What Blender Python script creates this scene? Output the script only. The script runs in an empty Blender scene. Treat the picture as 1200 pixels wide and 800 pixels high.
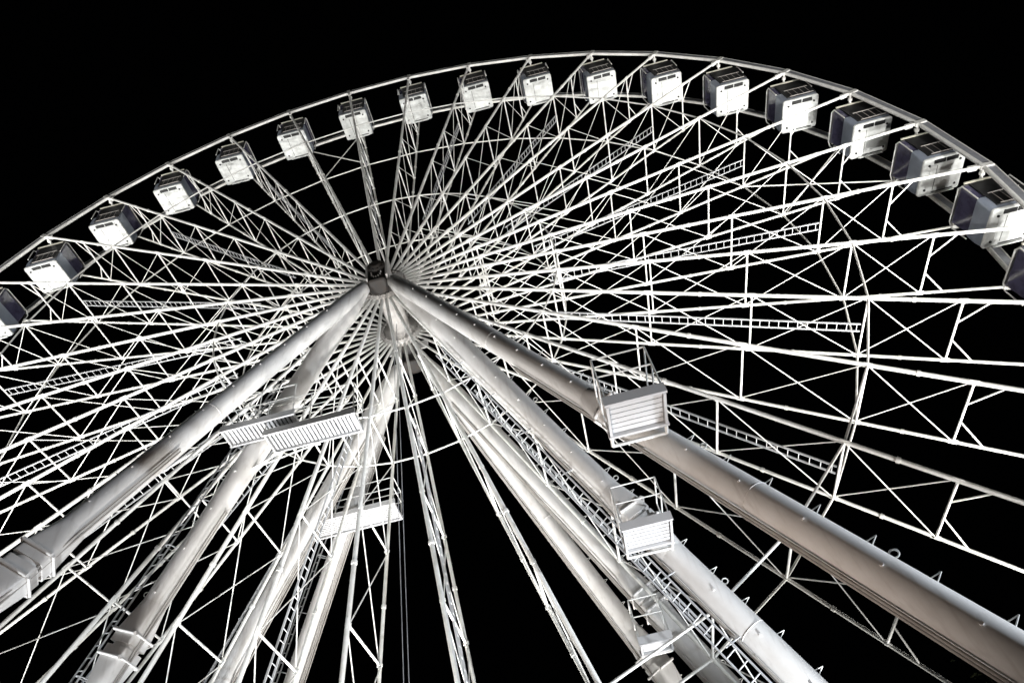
import bpy, math, random
from mathutils import Vector, Matrix

random.seed(7)
SC = bpy.context.scene
COL = SC.collection

# ------------------------------------------------------------------ camera
R = 24.0                       # wheel radius in metres
HUB = Vector((0.0, 0.0, 26.8))  # wheel centre in the plane of the front rim
RX, RY, RZ, FPX = 0.8548, -0.23, -0.0229, 798.2
CAM_POS = HUB + R * Vector((0.2071, -0.6629, -0.9732))


def cam_axes():
    cy, sy = math.cos(RZ), math.sin(RZ)
    cp, sp = math.cos(RX), math.sin(RX)
    cr, sr = math.cos(RY), math.sin(RY)
    f = Vector((sy * cp, cy * cp, sp))
    r = Vector((cy, -sy, 0))
    u = r.cross(f)
    return cr * r + sr * u, -sr * r + cr * u, f


_r, _u, _f = cam_axes()
cd = bpy.data.cameras.new('camera')
cd.sensor_width = 36.0
cd.lens = FPX / 1200.0 * 36.0
cd.clip_start = 0.1
cd.clip_end = 3000
cam = bpy.data.objects.new('camera', cd)
COL.objects.link(cam)
cam.matrix_world = Matrix(((_r.x, _u.x, -_f.x, CAM_POS.x), (_r.y, _u.y, -_f.y, CAM_POS.y),
                           (_r.z, _u.z, -_f.z, CAM_POS.z), (0, 0, 0, 1)))
SC.camera = cam

# ------------------------------------------------------------------ night sky, floodlights and added fill lamps
world = bpy.data.worlds.new('World')
SC.world = world
world.use_nodes = True
bg = world.node_tree.nodes['Background']
bg.inputs[0].default_value = (0.5, 0.55, 0.65, 1)
bg.inputs[1].default_value = 0.0004
SC.view_settings.view_transform = 'Standard'
SC.view_settings.look = 'None'
SC.view_settings.exposure = 0.0
SC.view_settings.gamma = 1.0
SC.cycles.max_bounces = 6


def flood_or_fill(pos, aim, watts, cone, color, blend=0.5, size=0.25):
    l = bpy.data.lights.new('flood_or_fill_lamp', 'SPOT')
    l.energy = watts
    l.spot_size = math.radians(cone)
    l.spot_blend = blend
    l.shadow_soft_size = size
    l.color = color
    o = bpy.data.objects.new('flood_or_fill_lamp', l)
    COL.objects.link(o)
    o.location = HUB + R * Vector(pos)
    d = (Vector(aim) - Vector(pos)) * R
    o.rotation_euler = d.to_track_quat('-Z', 'Y').to_euler()


COOL = (0.93, 0.97, 1.0)
NEUT = (1.0, 0.98, 0.94)
WARM = (1.0, 0.84, 0.73)
# positions in wheel radii, measured from the hub
# low floods at the centre of the base and at the feet of the legs
flood_or_fill((0.00, -0.10, -1.08), (0.0, 0.0, 0.3), 14000, 66, NEUT, 1.0)
flood_or_fill((0.00, 0.24, -1.08), (0.0, 0.08, 0.3), 28000, 70, NEUT, 1.0)
for sx in (-1, 1):
    flood_or_fill((sx * 0.42, -0.12, -1.08), (sx * 0.08, 0.0, 0.1), 10500, 56, COOL, 0.9)
    flood_or_fill((sx * 1.00, -0.50, -1.08), (sx * 0.30, 0.05, 0.85), 30000, 48, NEUT, 0.5, 0.5)  # added fill from the front side to brighten the chords
    flood_or_fill((sx * 0.56, 0.30, -1.08), (sx * 0.10, 0.1, 0.1), 14000 if sx > 0 else 9000, 60, NEUT, 0.9)
    # powerful floods out to the side that reach the rim past the legs
    flood_or_fill((sx * 0.80, 0.00, -1.08), (sx * 0.36, 0.05, 0.85), 32000, 44, NEUT, 0.6, 0.5)
    flood_or_fill((sx * 0.95, 0.12, -1.08), (sx * 0.36, 0.05, 0.85), 28000, 42, NEUT, 0.6, 0.5)
    flood_or_fill((sx * 0.95, 0.32, -1.08), (sx * 0.40, 0.05, 0.85), 30000, 42, NEUT, 0.6, 0.5)
    flood_or_fill((sx * 1.30, -0.06, -1.08), (sx * 0.80, 0.05, 0.35), 18000, 62, NEUT, 0.8, 0.5)
    flood_or_fill((sx * 1.10, 0.06, -1.08), (sx * 0.98, 0.05, 0.4), 26000, 44, NEUT, 0.8, 0.5)
    flood_or_fill((sx * 1.00, -0.40, -1.08), (sx * 0.97, 0.05, 0.40), 22000, 32, NEUT, 0.8, 0.5)
flood_or_fill((1.00, -0.44, -0.90), (0.47, -0.29, -0.76), 17000, 54, (0.85, 0.92, 1.0), 0.8)
for sx in (-1, 1):
    flood_or_fill((sx * 0.64, -0.55, -1.08), (sx * 0.76, 0.0, 0.10), 11000, 44, NEUT, 0.7, 0.4)  # added fill for the brace ring and the fronts of the spokes
flood_or_fill((-0.60, -0.06, -1.08), (-0.25, -0.02, -0.50), 4500, 40, COOL, 0.9)
flood_or_fill((1.35, -0.28, -1.08), (0.75, 0.00, -0.35), 9000, 42, NEUT, 0.8, 0.5)  # added fill for the lower right spokes
flood_or_fill((-0.02, -0.36, -1.09), (0.32, -0.25, -0.55), 3900, 70, WARM, 1.0)  # added warm fill standing in for bounce off the paving
flood_or_fill((0.10, -0.36, -1.09), (-0.30, -0.25, -0.50), 1600, 66, WARM, 1.0)  # added warm fill, ground bounce for the left outer leg
flood_or_fill((0.06, -0.36, -1.08), (0.24, -0.24, -0.58), 2000, 26, NEUT, 1.0)


# ------------------------------------------------------------------ materials
def mat(name, color, rough=0.5, metal=0.0, grime=0.0, grime_col=(0.1, 0.08, 0.06), scale=1.5, streak=None, bump=0.0, spec=0.5, drip=0.0):
    m = bpy.data.materials.new(name)
    m.use_nodes = True
    nt = m.node_tree
    b = nt.nodes['Principled BSDF']
    b.inputs['Metallic'].default_value = metal
    b.inputs['Specular IOR Level'].default_value = spec
    tc = nt.nodes.new('ShaderNodeTexCoord')
    # every object gets its own patch of wear
    oi = nt.nodes.new('ShaderNodeObjectInfo')
    sc = nt.nodes.new('ShaderNodeMath')
    sc.operation = 'MULTIPLY'
    sc.inputs[1].default_value = 61.0
    nt.links.new(oi.outputs['Random'], sc.inputs[0])
    ad = nt.nodes.new('ShaderNodeVectorMath')
    ad.operation = 'ADD'
    nt.links.new(tc.outputs['Object'], ad.inputs[0])
    nt.links.new(sc.outputs[0], ad.inputs[1])
    src = ad.outputs[0]
    if streak:
        mp = nt.nodes.new('ShaderNodeMapping')
        mp.inputs['Scale'].default_value = streak
        nt.links.new(src, mp.inputs[0])
        src = mp.outputs[0]
    n1 = nt.nodes.new('ShaderNodeTexNoise')
    n1.inputs['Scale'].default_value = scale
    n1.inputs['Detail'].default_value = 7
    n1.inputs['Roughness'].default_value = 0.65
    nt.links.new(src, n1.inputs['Vector'])
    ramp = nt.nodes.new('ShaderNodeValToRGB')
    ramp.color_ramp.elements[0].position = 0.42
    ramp.color_ramp.elements[0].color = (0, 0, 0, 1)
    ramp.color_ramp.elements[1].position = 0.78
    ramp.color_ramp.elements[1].color = (1, 1, 1, 1)
    nt.links.new(n1.outputs['Fac'], ramp.inputs[0])
    mu = nt.nodes.new('ShaderNodeMath')
    mu.operation = 'MULTIPLY'
    mu.inputs[1].default_value = grime
    nt.links.new(ramp.outputs[0], mu.inputs[0])
    mx = nt.nodes.new('ShaderNodeMixRGB')
    mx.inputs[1].default_value = (*color, 1)
    mx.inputs[2].default_value = (*grime_col, 1)
    nt.links.new(mu.outputs[0], mx.inputs[0])
    out = mx.outputs[0]
    if drip:
        # rain stains: noise stretched along the height of the thing
        mp2 = nt.nodes.new('ShaderNodeMapping')
        mp2.inputs['Scale'].default_value = (5.0, 5.0, 0.35)
        nt.links.new(tc.outputs['Object'], mp2.inputs[0])
        n2 = nt.nodes.new('ShaderNodeTexNoise')
        n2.inputs['Scale'].default_value = 1.6
        n2.inputs['Detail'].default_value = 5
        nt.links.new(mp2.outputs[0], n2.inputs['Vector'])
        r2 = nt.nodes.new('ShaderNodeValToRGB')
        r2.color_ramp.elements[0].position = 0.55
        r2.color_ramp.elements[0].color = (0, 0, 0, 1)
        r2.color_ramp.elements[1].position = 0.75
        r2.color_ramp.elements[1].color = (drip, drip, drip, 1)
        nt.links.new(n2.outputs['Fac'], r2.inputs[0])
        mx2 = nt.nodes.new('ShaderNodeMixRGB')
        nt.links.new(r2.outputs[0], mx2.inputs[0])
        nt.links.new(out, mx2.inputs[1])
        mx2.inputs[2].default_value = (0.16, 0.11, 0.07, 1)
        out = mx2.outputs[0]
    nt.links.new(out, b.inputs['Base Color'])
    mr = nt.nodes.new('ShaderNodeMapRange')
    mr.inputs['To Min'].default_value = max(0.05, rough - 0.1)
    mr.inputs['To Max'].default_value = min(1, rough + 0.15)
    nt.links.new(n1.outputs['Fac'], mr.inputs['Value'])
    nt.links.new(mr.outputs[0], b.inputs['Roughness'])
    if bump:
        bp = nt.nodes.new('ShaderNodeBump')
        bp.inputs['Strength'].default_value = bump
        bp.inputs['Distance'].default_value = 0.02
        nt.links.new(n1.outputs['Fac'], bp.inputs['Height'])
        nt.links.new(bp.outputs[0], b.inputs['Normal'])
    return m


M_STEEL = mat('white_painted_steel', (0.80, 0.80, 0.78), 0.42, 0, 0.45, (0.30, 0.27, 0.22), 2.3)
M_REAR = mat('white_painted_steel_weathered', (0.72, 0.72, 0.69), 0.45, 0, 0.5, (0.25, 0.22, 0.17), 2.6)
M_LEG = mat('white_leg_paint', (0.72, 0.71, 0.70), 0.36, 0, 0.35, (0.42, 0.38, 0.34), 1.1, None, 0.03, 0.5, 0.22)
M_ALU = mat('galvanised_steel', (0.52, 0.53, 0.55), 0.45, 0.1, 0.4, (0.2, 0.2, 0.2), 5)
M_DECK = mat('white_deck_metal', (0.54, 0.54, 0.55), 0.45, 0, 0.35, (0.4, 0.38, 0.35), 3)
M_PANEL = mat('grey_rim_panel', (0.30, 0.31, 0.34), 0.4, 0.1, 0.4, (0.06, 0.06, 0.07), 4)
M_FLOOR = mat('gondola_floor_paint', (0.72, 0.74, 0.73), 0.4, 0, 0.7, (0.27, 0.27, 0.26), 2.0)
M_BODY = mat('gondola_silver_panel', (0.31, 0.35, 0.43), 0.32, 0.25, 0.35, (0.16, 0.17, 0.2), 2)
M_GLASS = mat('gondola_tinted_glass', (0.085, 0.08, 0.14), 0.1, 0.0, 0.75, (0.012, 0.01, 0.022), 2.6, None, 0, 0.8)
M_DARK = mat('black_rubber', (0.012, 0.012, 0.013), 0.55, 0, 0.3, (0.03, 0.03, 0.03), 6)
M_CREAM = mat('cream_frame_paint', (0.62, 0.60, 0.52), 0.4, 0, 0.3, (0.3, 0.27, 0.2), 3)
M_ROOF = mat('gondola_roof_grey', (0.07, 0.07, 0.075), 0.4, 0.2, 0.6, (0.2, 0.19, 0.17), 2.5)
M_RUST = mat('greasy_hub_steel', (0.035, 0.033, 0.032), 0.55, 0.0, 0.8, (0.05, 0.035, 0.025), 4, None, 0.0, 0.2)
M_PLATE = mat('dark_tread_plate', (0.10, 0.10, 0.11), 0.5, 0.3, 0.4, (0.05, 0.05, 0.05), 4)
M_COL = mat('grey_coupling_steel', (0.42, 0.40, 0.38), 0.6, 0.0, 0.5, (0.15, 0.12, 0.1), 2)


# ------------------------------------------------------------------ mesh builder
class MB:
    def __init__(self):
        self.v, self.f, self.s = [], [], []

    def _add(self, vs, fs, smooth=False):
        o = len(self.v)
        self.v += [tuple(x) for x in vs]
        self.f += [tuple(i + o for i in q) for q in fs]
        self.s += [smooth] * len(fs)

    def bar(self, a, b, w, h=None, n=8, up=None, cap=True):
        """straight tube; n=4 with up gives a rectangular bar"""
        a, b = Vector(a), Vector(b)
        d = b - a
        if d.length < 1e-6:
            return
        d.normalize()
        up = Vector(up) if up is not None else (Vector((0, 1, 0)) if abs(d.y) < 0.9 else Vector((1, 0, 0)))
        x = d.cross(up)
        x.normalize()
        y = x.cross(d)
        h = w if h is None else h
        vs = []
        for p in (a, b):
            for i in range(n):
                t = 2 * math.pi * (i + 0.5) / n
                if n == 4:
                    c, s = math.copysign(1, math.cos(t)), math.copysign(1, math.sin(t))
                else:
                    c, s = math.cos(t), math.sin(t)
                vs.append(p + x * (c * w / 2) + y * (s * h / 2))
        self._add(vs, [(i, (i + 1) % n, n + (i + 1) % n, n + i) for i in range(n)], n > 4)
        if cap:
            self._add(vs[:n], [tuple(range(n - 1, -1, -1))])
            self._add(vs[n:], [tuple(range(n))])

    def box(self, c, size, ax=None):
        c = Vector(c)
        X, Y, Z = ax if ax else (Vector((1, 0, 0)), Vector((0, 1, 0)), Vector((0, 0, 1)))
        hx, hy, hz = (s / 2 for s in size)
        vs = [c + X * sx * hx + Y * sy * hy + Z * sz * hz for sz in (-1, 1) for sx, sy in ((-1, -1), (1, -1), (1, 1), (-1, 1))]
        self._add(vs, [(3, 2, 1, 0), (4, 5, 6, 7), (0, 1, 5, 4), (1, 2, 6, 5), (2, 3, 7, 6), (3, 0, 4, 7)])

    def poly(self, pts, w, n=8, closed=False):
        q = list(pts)
        if closed:
            q.append(q[0])
        for a, b in zip(q, q[1:]):
            self.bar(a, b, w, n=n)

    def ring(self, c, axis, rad, w, seg=20, n=6):
        c, axis = Vector(c), Vector(axis).normalized()
        x = axis.orthogonal().normalized()
        y = axis.cross(x)
        self.poly([c + (x * math.cos(2 * math.pi * i / seg) + y * math.sin(2 * math.pi * i / seg)) * rad for i in range(seg)], w, n, True)

    def loft(self, secs, n=32, cap=True):
        """secs: list of (centre, X, Y, half_x, half_y, squareness 0..1)"""
        vs = []
        for c, X, Y, hx, hy, sq in secs:
            e = 2.0 / (2.0 + 10.0 * sq)
            for i in range(n):
                t = 2 * math.pi * (i + 0.5) / n
                cs, sn = math.cos(t), math.sin(t)
                vs.append(c + X * (math.copysign(abs(cs) ** e, cs) * hx) + Y * (math.copysign(abs(sn) ** e, sn) * hy))
        fs = []
        for k in range(len(secs) - 1):
            for i in range(n):
                j = (i + 1) % n
                fs.append((k * n + i, k * n + j, (k + 1) * n + j, (k + 1) * n + i))
        self._add(vs, fs, True)
        if cap:
            self._add(vs[:n], [tuple(range(n - 1, -1, -1))])
            self._add(vs[-n:], [tuple(range(n))])

    def mesh(self, name, m):
        me = bpy.data.meshes.new(name)
        me.from_pydata(self.v, [], self.f)
        me.polygons.foreach_set('use_smooth', self.s)
        me.materials.append(m)
        me.update()
        return me

    def build(self, name, m, parent=None):
        o = bpy.data.objects.new(name, self.mesh(name, m))
        COL.objects.link(o)
        if parent:
            o.parent = parent
        return o


def tag(o, label=None, cat=None, group=None, kind=None):
    for k, v in (('label', label), ('category', cat), ('group', group), ('kind', kind)):
        if v:
            o[k] = v
    return o


def empty(name, loc):
    o = bpy.data.objects.new(name, None)
    COL.objects.link(o)
    o.location = loc
    o.empty_display_size = 0.5
    return o


def copy_tree(o, parent=None):
    c = o.copy()
    COL.objects.link(c)
    if parent:
        c.parent = parent
    for ch in list(o.children):
        copy_tree(ch, c)
    return c


# ------------------------------------------------------------------ ground
g = MB()
g._add([(-600, -600, 0), (600, -600, 0), (600, 600, 0), (-600, 600, 0)], [(0, 1, 2, 3)])
M_GROUND = mat('paving', (0.22, 0.17, 0.13), 0.85, 0, 0.6, (0.10, 0.08, 0.07), 0.7)
tag(g.build('ground', M_GROUND), kind='structure')

# ------------------------------------------------------------------ ferris wheel (coordinates relative to HUB)
NSP = 36
PH = 0.4266
STEP = 2 * math.pi / NSP


def ang(k):
    return PH + (k - 8) * STEP


def yA(r):
    return -0.010 * R * (1 - r)


def yB(r):
    return (0.0915 + 0.0185 * r) * R


def P(k, r, y):
    a = ang(k)
    return Vector((math.sin(a) * r * R, y, math.cos(a) * r * R))


wheel = empty('ferris_wheel', HUB)
tag(wheel, 'giant white steel observation wheel with latticed spokes towering against the black sky', 'ferris wheel')


def L(r, y, x=0.0):
    return Vector((x, y, r * R))


NODES = [0.175, 0.30, 0.447, 0.595, 0.745, 0.857]
# one spoke truss, radial along +Z
lac = MB()
for r in NODES:
    th = 0.072 if r > 0.5 else 0.06
    lac.bar(L(r, yA(r)), L(r, yB(r)), th)
for r0, r1 in zip(NODES, NODES[1:]):
    lac.bar(L(r0, yA(r0), 0.02), L(r1, yB(r1), 0.02), 0.035, n=6)
    lac.bar(L(r1, yA(r1), -0.045), L(r0, yB(r0), -0.045), 0.035, n=6)
for s, yf in ((0, yA), (1, yB)):
    q = 0.36 if s == 0 else 0.64
    rr = 0.857
    lac.bar(L(rr, yA(rr) + (yB(rr) - yA(rr)) * q), L(0.89, yf(0.89)), 0.052, n=6)
for r in NODES:
    for yf in (yA, yB):
        lac.box(L(r, yf(r)), (0.03, 0.17, 0.25))
        lac.box(L(r, yf(r) + (0.03 if yf is yA else -0.03)), (0.155, 0.05, 0.08))
spoke = lac.build('spoke', M_STEEL, wheel)
fc = MB()
fc.bar(L(0.035, yA(0.035)), L(0.996, yA(0.996)), 0.13, n=20)
for r in (0.523, 0.80):
    fc.bar(L(r - 0.002, yA(r)), L(r + 0.002, yA(r)), 0.175, n=12)
fc.box(L(0.982, yA(0.98)), (0.12, 0.19, 0.35))
fco = fc.build('front_chord', M_STEEL, spoke)
rc = MB()
rc.bar(L(0.035, yB(0.035)), L(0.996, yB(0.996)), 0.105, n=20)
for r in (0.523, 0.657, 0.80):
    rc.bar(L(r - 0.002, yB(r)), L(r + 0.002, yB(r)), 0.145, n=12)
rc.box(L(0.982, yB(0.98)), (0.12, 0.19, 0.35))
rco = rc.build('rear_chord', M_REAR, spoke)
# ladder in the middle of the truss on every second spoke
lad = MB()
ym = lambda r: (yA(r) + yB(r)) / 2
for s in (-1, 1):
    lad.bar(L(0.28, ym(0.28) + s * 0.16), L(0.742, ym(0.742) + s * 0.16), 0.055, 0.03, n=4)
z = 0.285
while z < 0.74:
    lad.bar(L(z, ym(z) - 0.16), L(z, ym(z) + 0.16), 0.03, n=5)
    z += 0.31 / R
lad_mesh = lad.mesh('ladder', M_ALU)
for k in range(NSP):
    sp = spoke if k == 0 else copy_tree(spoke, wheel)
    sp.rotation_euler = (0, ang(k), 0)
    sp.location = (0, 0, 0)
spokes = [o for o in wheel.children]
for k, sp in enumerate(spokes):
    if k % 2 == 1:
        lo = bpy.data.objects.new('ladder', lad_mesh)
        COL.objects.link(lo)
        lo.parent = sp

# rims: inner tube, outer thin tube, grey web panel between them
for yr, nm in ((0.0, 'front_rim'), (0.110 * R, 'rear_rim')):
    t = MB()
    pn = MB()
    for k in range(NSP):
        a, b = P(k, 1.0, yr), P(k + 1, 1.0, yr)
        t.bar(a, b, 0.17, n=10)
        a2, b2 = P(k, 1.0165, yr), P(k + 1, 1.0165, yr)
        t.bar(a2, b2, 0.06, n=6)
        m0, m1 = P(k + 0.03, 1.0085, yr), P(k + 0.97, 1.0085, yr)
        rad = (m0 + m1)
        rad.y = 0
        rad.normalize()
        d = (m1 - m0).normalized()
        pn.box((m0 + m1) / 2, ((m1 - m0).length, 0.05, 0.28), (d, Vector((0, 1, 0)), rad))
        t.box(P(k, 1.004, yr), (0.22, 0.16, 0.5), (Vector((math.cos(ang(k)), 0, -math.sin(ang(k)))), Vector((0, 1, 0)), Vector((math.sin(ang(k)), 0, math.cos(ang(k))))))
    ro = t.build(nm, M_STEEL if nm == 'front_rim' else M_REAR, wheel)
    pn.build('rim_panel', M_PANEL, ro)

# polygon brace rings and cross ties between neighbouring spokes
for r, yf, w, m in ((0.745, yA, 0.075, M_STEEL), (0.745, yB, 0.075, M_REAR), (0.30, yA, 0.065, M_STEEL), (0.30, yB, 0.065, M_REAR)):
    t = MB()
    for k in range(NSP):
        t.bar(P(k, r, yf(r)), P(k + 1, r, yf(r)), w)
    t.build('brace_ring', m, wheel)
for k in (4, 13, 22, 31):
    t = MB()
    t.bar(P(k, 0.99, 0.110 * R), P(k + 1, 0.75, yB(0.75)), 0.07, n=6)
    t.bar(P(k + 1, 0.99, 0.110 * R + 0.07), P(k, 0.75, yB(0.75) + 0.07), 0.07, n=6)
    t.build('cross_tie', M_REAR, wheel)

# hub drum with two flanges
hb = MB()
Yax, Xax, Zax = Vector((0, 1, 0)), Vector((1, 0, 0)), Vector((0, 0, 1))
y0, y1 = yA(0.04), yB(0.04)
hb.loft([(Vector((0, y, 0)), Xax, Zax, rr, rr, 0) for y, rr in ((y0 - 0.12, 0.35), (y0 - 0.12, 0.95), (y0 + 0.12, 0.95), (y0 + 0.12, 0.45), (y1 - 0.12, 0.45), (y1 - 0.12, 0.95), (y1 + 0.12, 0.95), (y1 + 0.12, 0.35))], 36)
for k in range(NSP):
    for yy in (y0, y1):
        hb.bar(P(k, 0.034, yy - 0.17), P(k, 0.034, yy + 0.17), 0.10, n=6)
hub = hb.build('hub', M_COL, wheel)

# ------------------------------------------------------------------ gondolas
def make_gondola(name):
    """origin at the hinge (mid point between the two rim nodes)"""
    t = empty(name, (0, 0, 0))
    ZF, ZB, ZR = -2.12, -1.20, -0.17
    hx, hy = 0.91, 0.87
    # floor tray
    fl = MB()
    fl.loft([(Vector((0, 0, z)), Xax, Yax, a, b, 1.6) for z, a, b in ((ZF, hx - 0.03, hy - 0.03), (ZF + 0.02, hx, hy), (ZF + 0.12, hx, hy))], 40)
    fl.box((0.02, 0.02, ZF - 0.012), (hx * 1.35, hy * 1.45, 0.02))
    fl.box((0.05, hy - 0.05, ZF - 0.06), (1.2, 0.05, 0.08))
    fo = fl.build('floor', M_FLOOR, t)
    sl = MB()
    for sx in (-1, 1):
        sl.box((sx * 0.27 + 0.03, -hy + 0.15, ZF - 0.02), (0.48, 0.17, 0.05))
        for sy in (-1, 1):
            sl.bar((sx * 0.66, sy * 0.58, ZF - 0.045), (sx * 0.66, sy * 0.58, ZF + 0.01), 0.10, n=10)
    sl.box((0.15, hy - 0.12, ZF - 0.018), (0.95, 0.04, 0.012))
    sl.box((-0.30, 0.05, ZF - 0.026), (0.022, 1.15, 0.008))
    sl.build('floor_fittings', M_DARK, fo)
    # lower body, slightly flared
    bd = MB()
    bd.loft([(Vector((0, 0, z)), Xax, Yax, a, b, 1.5) for z, a, b in ((ZF + 0.13, hx - 0.01, hy - 0.01), (ZF + 0.45, hx + 0.02, hy + 0.02), (ZB, hx + 0.0, hy + 0.02))], 40)
    bo = bd.build('lower_body', M_BODY, t)
    # dark front and rear door panels on the body
    for sy in (-1, 1):
        dr = MB()
        dr.box((0.13, sy * (hy + 0.03), (ZF + 0.2 + ZR) / 2), (1.48, 0.05, ZR - ZF - 0.34))
        do = dr.build('door', M_DARK, t)
        hd = MB()
        for xx in (-0.45, -0.15, 0.15, 0.45):
            hd.bar((xx + 0.14, sy * (hy + 0.07), ZF + 0.3), (xx + 0.14, sy * (hy + 0.07), ZB + 0.1), 0.028, n=6)
        hd.bar((-0.46, sy * (hy + 0.08), ZB + 0.1), (0.74, sy * (hy + 0.08), ZB + 0.1), 0.035, n=6)
        hd.bar((-0.46, sy * (hy + 0.08), ZF + 0.3), (0.74, sy * (hy + 0.08), ZF + 0.3), 0.035, n=6)
        hd.build('door_bars', M_COL, do)
    # window band
    gl = MB()
    gl.loft([(Vector((0, 0, z)), Xax, Yax, a, b, 1.5) for z, a, b in ((ZB + 0.02, hx - 0.07, hy - 0.05), (ZR - 0.06, hx - 0.03, hy - 0.01))], 40)
    gl.build('window', M_GLASS, t)
    # white arched window frames on both sides
    for sx in (-1, 1):
        fr = MB()
        xx = sx * (hx + 0.03)
        pts = [(xx * 0.99, -hy - 0.05, ZB - 0.05), (xx, -hy - 0.07, ZR - 0.16), (xx, -hy + 0.12, ZR + 0.01), (xx, hy - 0.12, ZR + 0.01), (xx, hy + 0.07, ZR - 0.16), (xx * 0.99, hy + 0.05, ZB - 0.05)]
        for a, b in zip(pts, pts[1:]):
            fr.bar(a, b, 0.055, 0.055, n=6)
        fr.build('window_frame', M_STEEL, t)
    # roof with air-conditioning boxes
    rf = MB()
    rf.loft([(Vector((0, 0, z)), Xax, Yax, a, b, 1.4) for z, a, b in ((ZR - 0.05, hx + 0.0, hy + 0.02), (ZR + 0.02, hx - 0.02, hy), (ZR + 0.09, hx - 0.2, hy - 0.2))], 40)
    ro = rf.build('roof', M_ROOF, t)
    for sy in (-1, 1):
        bm = MB()
        bm.box((0, sy * (hy + 0.06), ZR + 0.02), (1.5, 0.06, 0.07))
        bm.build('roof_beam', M_CREAM, ro)
    # hinge: cross axle and hangers
    hg = MB()
    hg.bar((0, -1.32, -0.03), (0, 1.26, -0.03), 0.10, n=10)
    for sy in (-1, 1):
        hg.bar((0, sy * 1.04, -0.03), (0, sy * 0.86, ZR + 0.02), 0.09, n=8)
        hg.bar((0, sy * 1.18, -0.03), (0, sy * 1.06, -0.03), 0.2, n=12)
    hg.build('hanger', M_STEEL, t)
    return t


ordinals = ['second', 'third', 'fourth', 'fifth', 'sixth', 'seventh', 'eighth', 'ninth']
labels = {-1: 'half seen gondola cut off by the left picture edge, its dark window on the right',
          16: 'gondola cut off at the right picture edge, only its purple window in view'}
for i in range(8):
    labels[i] = 'white bottomed gondola hanging from the rim, %s from the arc\'s left end' % ordinals[i]
for i in range(8):
    labels[15 - i] = 'boxy white bottomed gondola hanging from the rim, %s from the arc\'s right end' % ordinals[i]
g0 = None
GY = 0.0585 * R
for k in range(-1, 17):
    go = make_gondola('gondola') if g0 is None else copy_tree(g0)
    if g0 is None:
        g0 = go
    p = P(k, 1.0, GY)
    go.location = HUB + p
    go.rotation_euler = (0, math.radians(random.uniform(-1.3, 1.3)), 0)
    tag(go, labels[k], 'gondola', 'gondolas hanging around the rim of the wheel')

# ------------------------------------------------------------------ support towers
AX, AY, AZ = 0.026, 0.037, -0.034
YW = 0.1146
GZ = -HUB.z / R                          # ground in wheel radii


def leg_line(side, rear, outer):
    s = side
    f = 1 if rear else -1
    yb = YW if rear else 0.0
    a = Vector((s * AX, yb + f * AY, AZ)) * R
    b = Vector((s * (0.472 if outer else 0.48), yb + f * (0.324 if outer else 0.027), -1.0)) * R
    return a, b


def make_ladder(mb, a, b, w_dir, w=0.42, step=0.32):
    w_dir = Vector(w_dir).normalized() * (w / 2)
    n = int((b - a).length / step)
    mb.bar(a + w_dir, b + w_dir, 0.05, n=6)
    mb.bar(a - w_dir, b - w_dir, 0.05, n=6)
    for i in range(1, n):
        c = a.lerp(b, i / n)
        mb.bar(c - w_dir, c + w_dir, 0.035, n=5)


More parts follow.
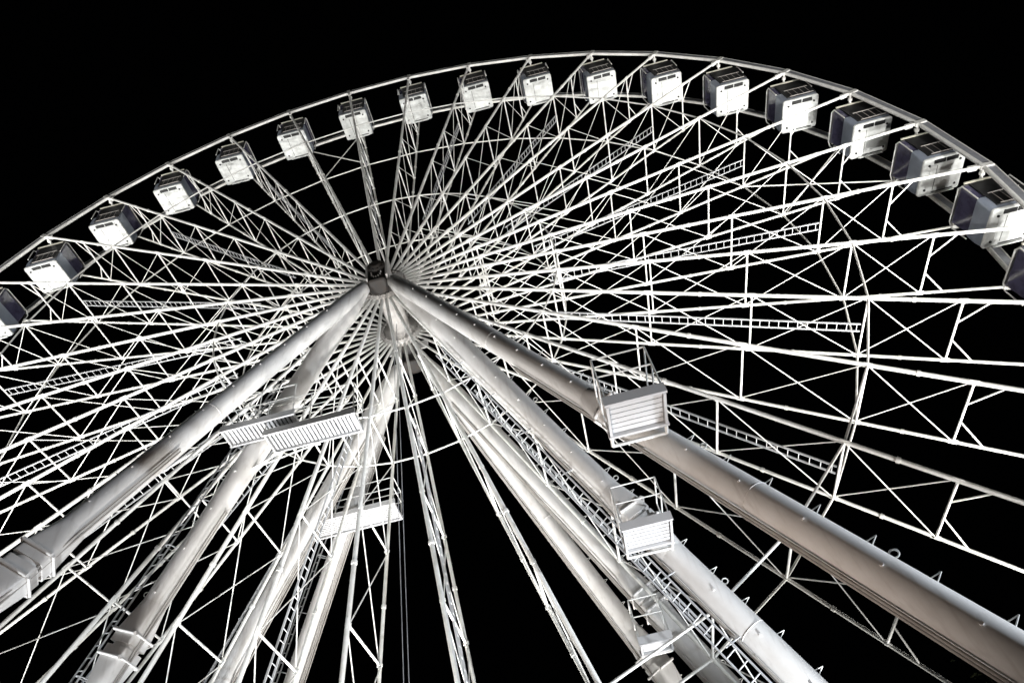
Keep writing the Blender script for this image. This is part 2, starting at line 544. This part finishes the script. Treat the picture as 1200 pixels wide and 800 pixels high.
def make_tower(rear):
    f = 1 if rear else -1
    yb = (YW if rear else 0.0) * R
    t = empty('support_tower', HUB)
    m = M_LEG
    for side in (-1, 1):
        for outer in (True, False):
            a, b = leg_line(side, rear, outer)
            d = b - a
            ln = d.length
            dn = d.normalized()
            tg = (GZ * R - a.z) / d.z        # where the leg meets the ground
            X = dn.cross(Vector((0, 0, 1))).normalized()
            Y = X.cross(dn)
            r0, r1 = (0.32, 0.30 if side > 0 else 0.34) if outer else (0.37, 0.32)
            if rear and outer:
                r0, r1 = 0.30, 0.32
            tj = 0.56
            mb = MB()
            secs = [(a + d * tt, X, Y, rr, rr, 0) for tt, rr in ((0.0, 0.27), (0.05, r0), (0.30, r0), (0.42, r1), (tg, r1))]
            mb.loft(secs, 40)
            fr = Vector((-side * 0.2, f * 1.0, 0))
            fr = (fr - dn * fr.dot(dn)).normalized()
            tt = 0.1
            while tt < min(tg, 0.9):
                qq = a + d * tt + fr * (r0 if tt < 0.36 else r1)
                mb.bar(qq - fr * 0.05, qq + fr * 0.03, 0.055, n=8)
                tt += 1.3 / ln
            for tt in (0.335, 0.70):
                rr = r0 if tt < 0.3 else (r1 if tt > 0.42 else (r0 + r1) / 2 + 0.004)
                mb.ring(a + d * tt, dn, rr, 0.02, 40, 5)
            leg = mb.build('leg', m, t)
            # coupling sleeve: round to square to round
            cp = MB()
            c0 = a + d * tj
            cp.loft([(c0 + dn * s_, X, Y, h, h, q) for s_, h, q in ((-1.15, r1 + 0.004, 0), (-0.95, r1 + 0.02, 0.03), (-0.40, r1 + 0.03, 0.45), (-0.05, r1 + 0.03, 0.6))], 48)
            cp.loft([(c0 + dn * s_, X, Y, h, h, q) for s_, h, q in ((0.05, r1 + 0.03, 0.6), (0.40, r1 + 0.03, 0.45), (0.95, r1 + 0.02, 0.03), (1.15, r1 + 0.004, 0))], 48)
            for s_ in (-0.3, 0.3):
                for ss in (-1, 1):
                    cp.bar(c0 + dn * s_ + Y * (ss * (r1 + 0.07)) - X * (r1 + 0.03), c0 + dn * s_ + Y * (ss * (r1 + 0.07)) + X * (r1 + 0.03), 0.06, n=8)
                    cp.bar(c0 + dn * s_ + X * (ss * (r1 + 0.07)) - Y * (r1 + 0.03), c0 + dn * s_ + X * (ss * (r1 + 0.07)) + Y * (r1 + 0.03), 0.09, n=8)
            cp.build('coupling', M_LEG, leg)
            # step brackets and lifting eyes along the leg
            up = Vector((side * 0.9, 0.25 * f, 0.5))
            up = (up - dn * up.dot(dn)).normalized()
            sd = dn.cross(up)
            tt = 0.16
            i = 0
            bmesh_ = None
            while tt < min(tg - 0.02, 0.86):
                e = a + d * tt + up * (r0 if tt < 0.36 else r1)
                if bmesh_ is None:
                    lug = MB()
                    lug.bar(-dn * 0.06 - up * 0.03, up * 0.17, 0.02, n=5)
                    lug.bar(dn * 0.06 - up * 0.03, up * 0.17, 0.02, n=5)
                    bmesh_ = lug.mesh('step_bracket', M_STEEL)
                    eye = MB()
                    eye.ring(up * 0.06, sd, 0.065, 0.028)
                    emesh_ = eye.mesh('lifting_eye', M_STEEL)
                todo = [('step_bracket', bmesh_, e)]
                if i % 4 == 1:
                    todo.append(('lifting_eye', emesh_, e + dn * 0.35))
                for nm, me, pos in todo:
                    o = bpy.data.objects.new(nm, me)
                    COL.objects.link(o)
                    o.parent = leg
                    o.location = pos
                tt += 0.95 / ln
                i += 1
            # conduit along the underside
            cn = MB()
            ins = Vector((-side * 0.7, 0.0, -0.45))
            ins = (ins - dn * ins.dot(dn)).normalized()
            for off in ((0.0, 0.09) if not rear else (-0.12, 0.0, 0.12)):
                o2 = ins * (r1 + 0.06) + dn.cross(ins) * off
                cn.bar(a + d * (0.12 if rear else 0.40) + o2, a + d * tg + o2, 0.05, n=6)
            cn.build('conduit', M_COL, leg)
            # ladder beside the leg
            if (side < 0 and (rear or not outer)) or (side > 0 and not rear and not outer):
                la = MB()
                out = Vector((-1.0, 0.15 * f, 0.1))
                out = (out - dn * out.dot(dn)).normalized()
                wd = dn.cross(out)
                p0, p1 = a + d * 0.2 + out * (r1 + 0.42), a + d * (tg - 0.003) + out * (r1 + 0.42)
                make_ladder(la, p0, p1, (wd * 0.6 + out * 0.8), 0.42 if side < 0 else 0.32)
                nst = 12
                for i in range(nst):
                    c = p0.lerp(p1, (i + 0.5) / nst)
                    la.bar(c, c - out * 0.46, 0.04, n=5)
                for i in range(6 if side < 0 else 0):
                    c = p0.lerp(p1, (i + 0.8) / 6.5)
                    la.ring(c - out * 0.2, dn, 0.2, 0.03, 14, 5)
                la.build('ladder', M_ALU, leg)
    # apex block and axle stub
    ap = MB()
    c = Vector((0, yb + f * AY * R, 0))
    ap.loft([(c + Vector((0, y, -0.42)), Xax, Zax, hx_, hz_, q) for y, hx_, hz_, q in ((-0.30, 0.20, 0.36, 0.3), (-0.24, 0.25, 0.42, 0.4), (0.28, 0.27, 0.42, 0.4), (0.34, 0.22, 0.36, 0.3))], 40)
    apex = ap.build('bearing_head', M_RUST, t)
    for sx in (-1, 1):
        ck = MB()
        ck.box(c + Vector((sx * 0.40, -f * 0.02, -0.18)), (0.08, 0.66, 0.95))
        ck.box(c + Vector((sx * 0.66, -f * 0.36, -0.02)), (0.45, 0.05, 0.50))
        ck.build('cheek_plate', M_LEG, apex)
    for i in range(12):
        th = 2 * math.pi * i / 12
        qb = c + Vector((0.19 * math.cos(th), f * 0.31, -0.42 + 0.30 * math.sin(th)))
        ax_b = Vector((0, f * 0.07, 0))
        bo_ = MB()
        bo_.bar(qb - ax_b, qb + ax_b, 0.055, n=6)
        bo_.build('bolt', M_COL, apex)
    bt = MB()
    bt.loft([(c + Vector((0, 0, zz)), Xax, Yax, h_, h_, 0.3) for zz, h_ in ((-0.98, 0.30), (-0.94, 0.38), (-0.86, 0.38), (-0.82, 0.30))], 28)
    bt.build('lower_collar', M_RUST, apex)
    ax = MB()
    ax.loft([(Vector((0, y, 0)), Xax, Zax, q, q, 0) for y, q in ((c.y + f * 0.50, 0.14), (c.y + f * 0.49, 0.22), (c.y + f * 0.40, 0.24), (c.y + f * 0.38, 0.36), (c.y + f * 0.28, 0.36), (c.y + f * 0.28, 0.33), (yb - f * 0.05 if not rear else yB(0.04) + 0.1, 0.42))], 32)
    for i in range(10):
        th = 2 * math.pi * i / 10
        q = Vector((math.cos(th) * 0.30, 0, math.sin(th) * 0.30))
        ax.bar(Vector((0, c.y + f * 0.36, 0)) + q, Vector((0, c.y + f * 0.43, 0)) + q, 0.07, n=6)
    ax.build('axle_cap', M_RUST, apex)
    return t


front = make_tower(False)
tag(front, 'near white four legged steel tower with its axle cap facing the viewer', 'support tower', 'towers carrying the wheel axle')
rear = make_tower(True)
tag(rear, 'far white four legged steel tower seen behind the lower spokes', 'support tower', 'towers carrying the wheel axle')


def platform(tower, c, sx, sy, nslat, along_x=True, rails=('f', 'b', 'l', 'r'), hh=1.1, open_back=0.0):
    """slatted service deck seen from below; c = centre of deck (relative to HUB)"""
    c = Vector(c)
    dk = MB()
    dk.box(c + Vector((0, -sy / 2, 0.05)), (sx + 0.1, 0.06, 0.22))
    dk.box(c + Vector((0, sy / 2, 0.0)), (sx + 0.1, 0.06, 0.16))
    dk.box(c + Vector((-sx / 2, 0, 0.0)), (0.05, sy - 0.07, 0.14))
    dk.box(c + Vector((sx / 2, 0, 0.0)), (0.05, sy - 0.07, 0.14))
    n = nslat
    for i in range(n):
        u = (i + 0.5) / n - 0.5
        if along_x:
            dk.box(c + Vector((0, u * (sy - 0.08), 0.015)), (sx - 0.08, (sy - 0.08) / n * (0.84 if n < 8 else 0.58), 0.035))
        else:
            dk.box(c + Vector((u * (sx - 0.08), 0, 0.015)), ((sx - 0.08) / n * 0.60, sy - 0.08, 0.035))
    deck = dk.build('platform', M_DECK, tower)
    pl = MB()
    pl.box(c + Vector((0, 0, 0.075)), (sx - 0.07, sy - 0.07, 0.012))
    pl.build('tread_plate', M_PLATE, deck)
    if open_back:
        ob = MB()
        for s in (-1, 1):
            ob.bar(c + Vector((s * sx / 2, sy / 2, -0.02)), c + Vector((s * sx / 2, sy / 2 + open_back, -0.02)), 0.07, n=6)
        ob.bar(c + Vector((-sx / 2, sy / 2 + open_back, -0.02)), c + Vector((sx / 2, sy / 2 + open_back, -0.02)), 0.07, n=6)
        ob.build('open_frame', M_STEEL, deck)
    rl = MB()
    x0, x1, y0_, y1_ = c.x - sx / 2, c.x + sx / 2, c.y - sy / 2, c.y + sy / 2 + open_back * 0.6
    side = {'f': ((x0, y0_), (x1, y0_)), 'b': ((x0, y1_), (x1, y1_)), 'l': ((x0, y0_), (x0, y1_)), 'r': ((x1, y0_), (x1, y1_))}
    for k in rails:
        (ax_, ay_), (bx_, by_) = side[k]
        A, B = Vector((ax_, ay_, c.z + 0.1)), Vector((bx_, by_, c.z + 0.1))
        up = Vector((0, 0, hh))
        npost = max(2, int((B - A).length / 1.0) + 1)
        for i in range(npost):
            q = A.lerp(B, i / (npost - 1))
            rl.bar(q, q + up, 0.036, n=6)
        for h in (1.0, 0.55):
            rl.bar(A + up * h, B + up * h, 0.036, n=6)
    rl.build('railing', M_STEEL, deck)
    return deck


def strut(deck, pairs):
    m_ = MB()
    for a_, b_ in pairs:
        a_, b_ = Vector(a_), Vector(b_)
        m_.bar(a_, b_, 0.06, n=8)
        m_.box(a_, (0.14, 0.14, 0.05))
    m_.build('support_strut', M_STEEL, deck)


def leg_pt(side, rear_, outer, t_):
    a, b = leg_line(side, rear_, outer)
    return a + (b - a) * t_


q = leg_pt(1, False, True, 0.615)
dk_ = platform(front, q + Vector((-0.52, -1.14, 0.0)), 1.06, 0.88, 6, True, ('f', 'l', 'r'), 1.1, 0.3)
q2 = leg_pt(1, False, True, 0.57)
strut(dk_, [(q + Vector((-1.02, -0.6, 0.1)), q2 + Vector((-0.2, 0, 0))), (q + Vector((-0.02, -0.6, 0.1)), q2 + Vector((0.2, -0.1, 0.1)))])
q = leg_pt(1, False, False, 0.610)
dk_ = platform(front, q + Vector((-0.60, -1.14, 0.06)), 1.08, 0.92, 6, True, ('f', 'l', 'r'), 1.05, 0.3)
q2 = leg_pt(1, False, False, 0.565)
strut(dk_, [(q + Vector((-1.1, -0.6, 0.15)), q2 + Vector((-0.2, 0, 0))), (q + Vector((-0.1, -0.6, 0.15)), q2 + Vector((0.2, -0.1, 0.1)))])
dk_ = platform(front, (-1.85, -1.49, -8.59), 2.75, 0.8, 22, False, ('f', 'b', 'r'), 1.2)
q2 = leg_pt(-1, False, False, 0.35)
strut(dk_, [((-3.1, -1.05, -8.66), q2), ((-1.9, -1.05, -8.66), q2 + Vector((0.2, 0, 0.1)))])
platform(front, (-3.52, -1.58, -8.02), 2.25, 0.7, 17, False, ('f', 'b', 'l'), 1.2)
platform(rear, (-2.87, 4.8, -7.34), 3.4, 1.0, 9, True, ('f', 'b', 'l', 'r'), 1.1)
platform(rear, (6.43, 2.4, -15.5), 0.8, 0.62, 5, True, ('f', 'l', 'r'), 1.1, 0.2)
cb = MB()
for x in (-0.07, 0.07):
    cb.bar((x, 1.2, -0.8), (x, 1.2, GZ * R + 0.1), 0.022, n=5)
    cb.build('hanging_cable', M_PANEL, front)
    cb = MB()

# ------------------------------------------------------------------ tree top at the edge of the square
M_LEAF = mat('dark_green_leaves', (0.045, 0.06, 0.02), 0.6, 0, 0.6, (0.08, 0.075, 0.03), 3)
M_BARK = mat('bark', (0.10, 0.075, 0.05), 0.9, 0, 0.5, (0.04, 0.03, 0.02), 6)
TB = Vector((21.8, 18.7, 0.0))
tree = tag(empty('tree', TB), 'dim leafy tree top just peeping in at the bottom right corner', 'tree')
tk = MB()
tk.loft([(Vector((0.1 * math.sin(z_ * 1.1), 0.08 * math.cos(z_), z_)), Xax, Yax, w_, w_, 0) for z_, w_ in ((0, 0.24), (1.2, 0.18), (3.0, 0.14), (5.0, 0.09), (7.2, 0.03))], 14)
rt = random.Random(4)
tips = []
for i in range(16):
    z_ = rt.uniform(2.6, 6.6)
    th = rt.uniform(0, 6.28)
    ln_ = rt.uniform(0.9, 2.0) * (1.15 - z_ / 9)
    p0_ = Vector((0.1 * math.sin(z_ * 1.1), 0.08 * math.cos(z_), z_))
    p1_ = p0_ + Vector((math.cos(th) * ln_, math.sin(th) * ln_, ln_ * 0.75))
    tk.bar(p0_, p1_, 0.05, n=6)
    tips.append(p1_)
tk.build('trunk', M_BARK, tree)
tips += [Vector((0.1, 0, 7.3)), Vector((-0.3, 0.2, 7.0)), Vector((0.3, -0.2, 7.9)), Vector((0.05, 0.1, 8.3))]
cr_ = MB()
for c_ in tips:
    for j in range(130):
        o_ = Vector((rt.gauss(0, 0.42), rt.gauss(0, 0.42), rt.gauss(0, 0.36)))
        a_ = Vector((rt.uniform(-1, 1), rt.uniform(-1, 1), rt.uniform(-0.6, 0.6))).normalized()
        b_ = a_.orthogonal().normalized()
        b_.rotate(Matrix.Rotation(rt.uniform(0, 6.28), 3, a_))
        l_ = rt.uniform(0.05, 0.09)
        q_ = c_ + o_
        cr_._add([q_ - a_ * l_, q_ + b_ * l_ * 0.45, q_ + a_ * l_, q_ - b_ * l_ * 0.45], [(0, 1, 2, 3)])
cr_.build('crown', M_LEAF, tree)
tree.scale = (1.65, 1.65, 1.66)
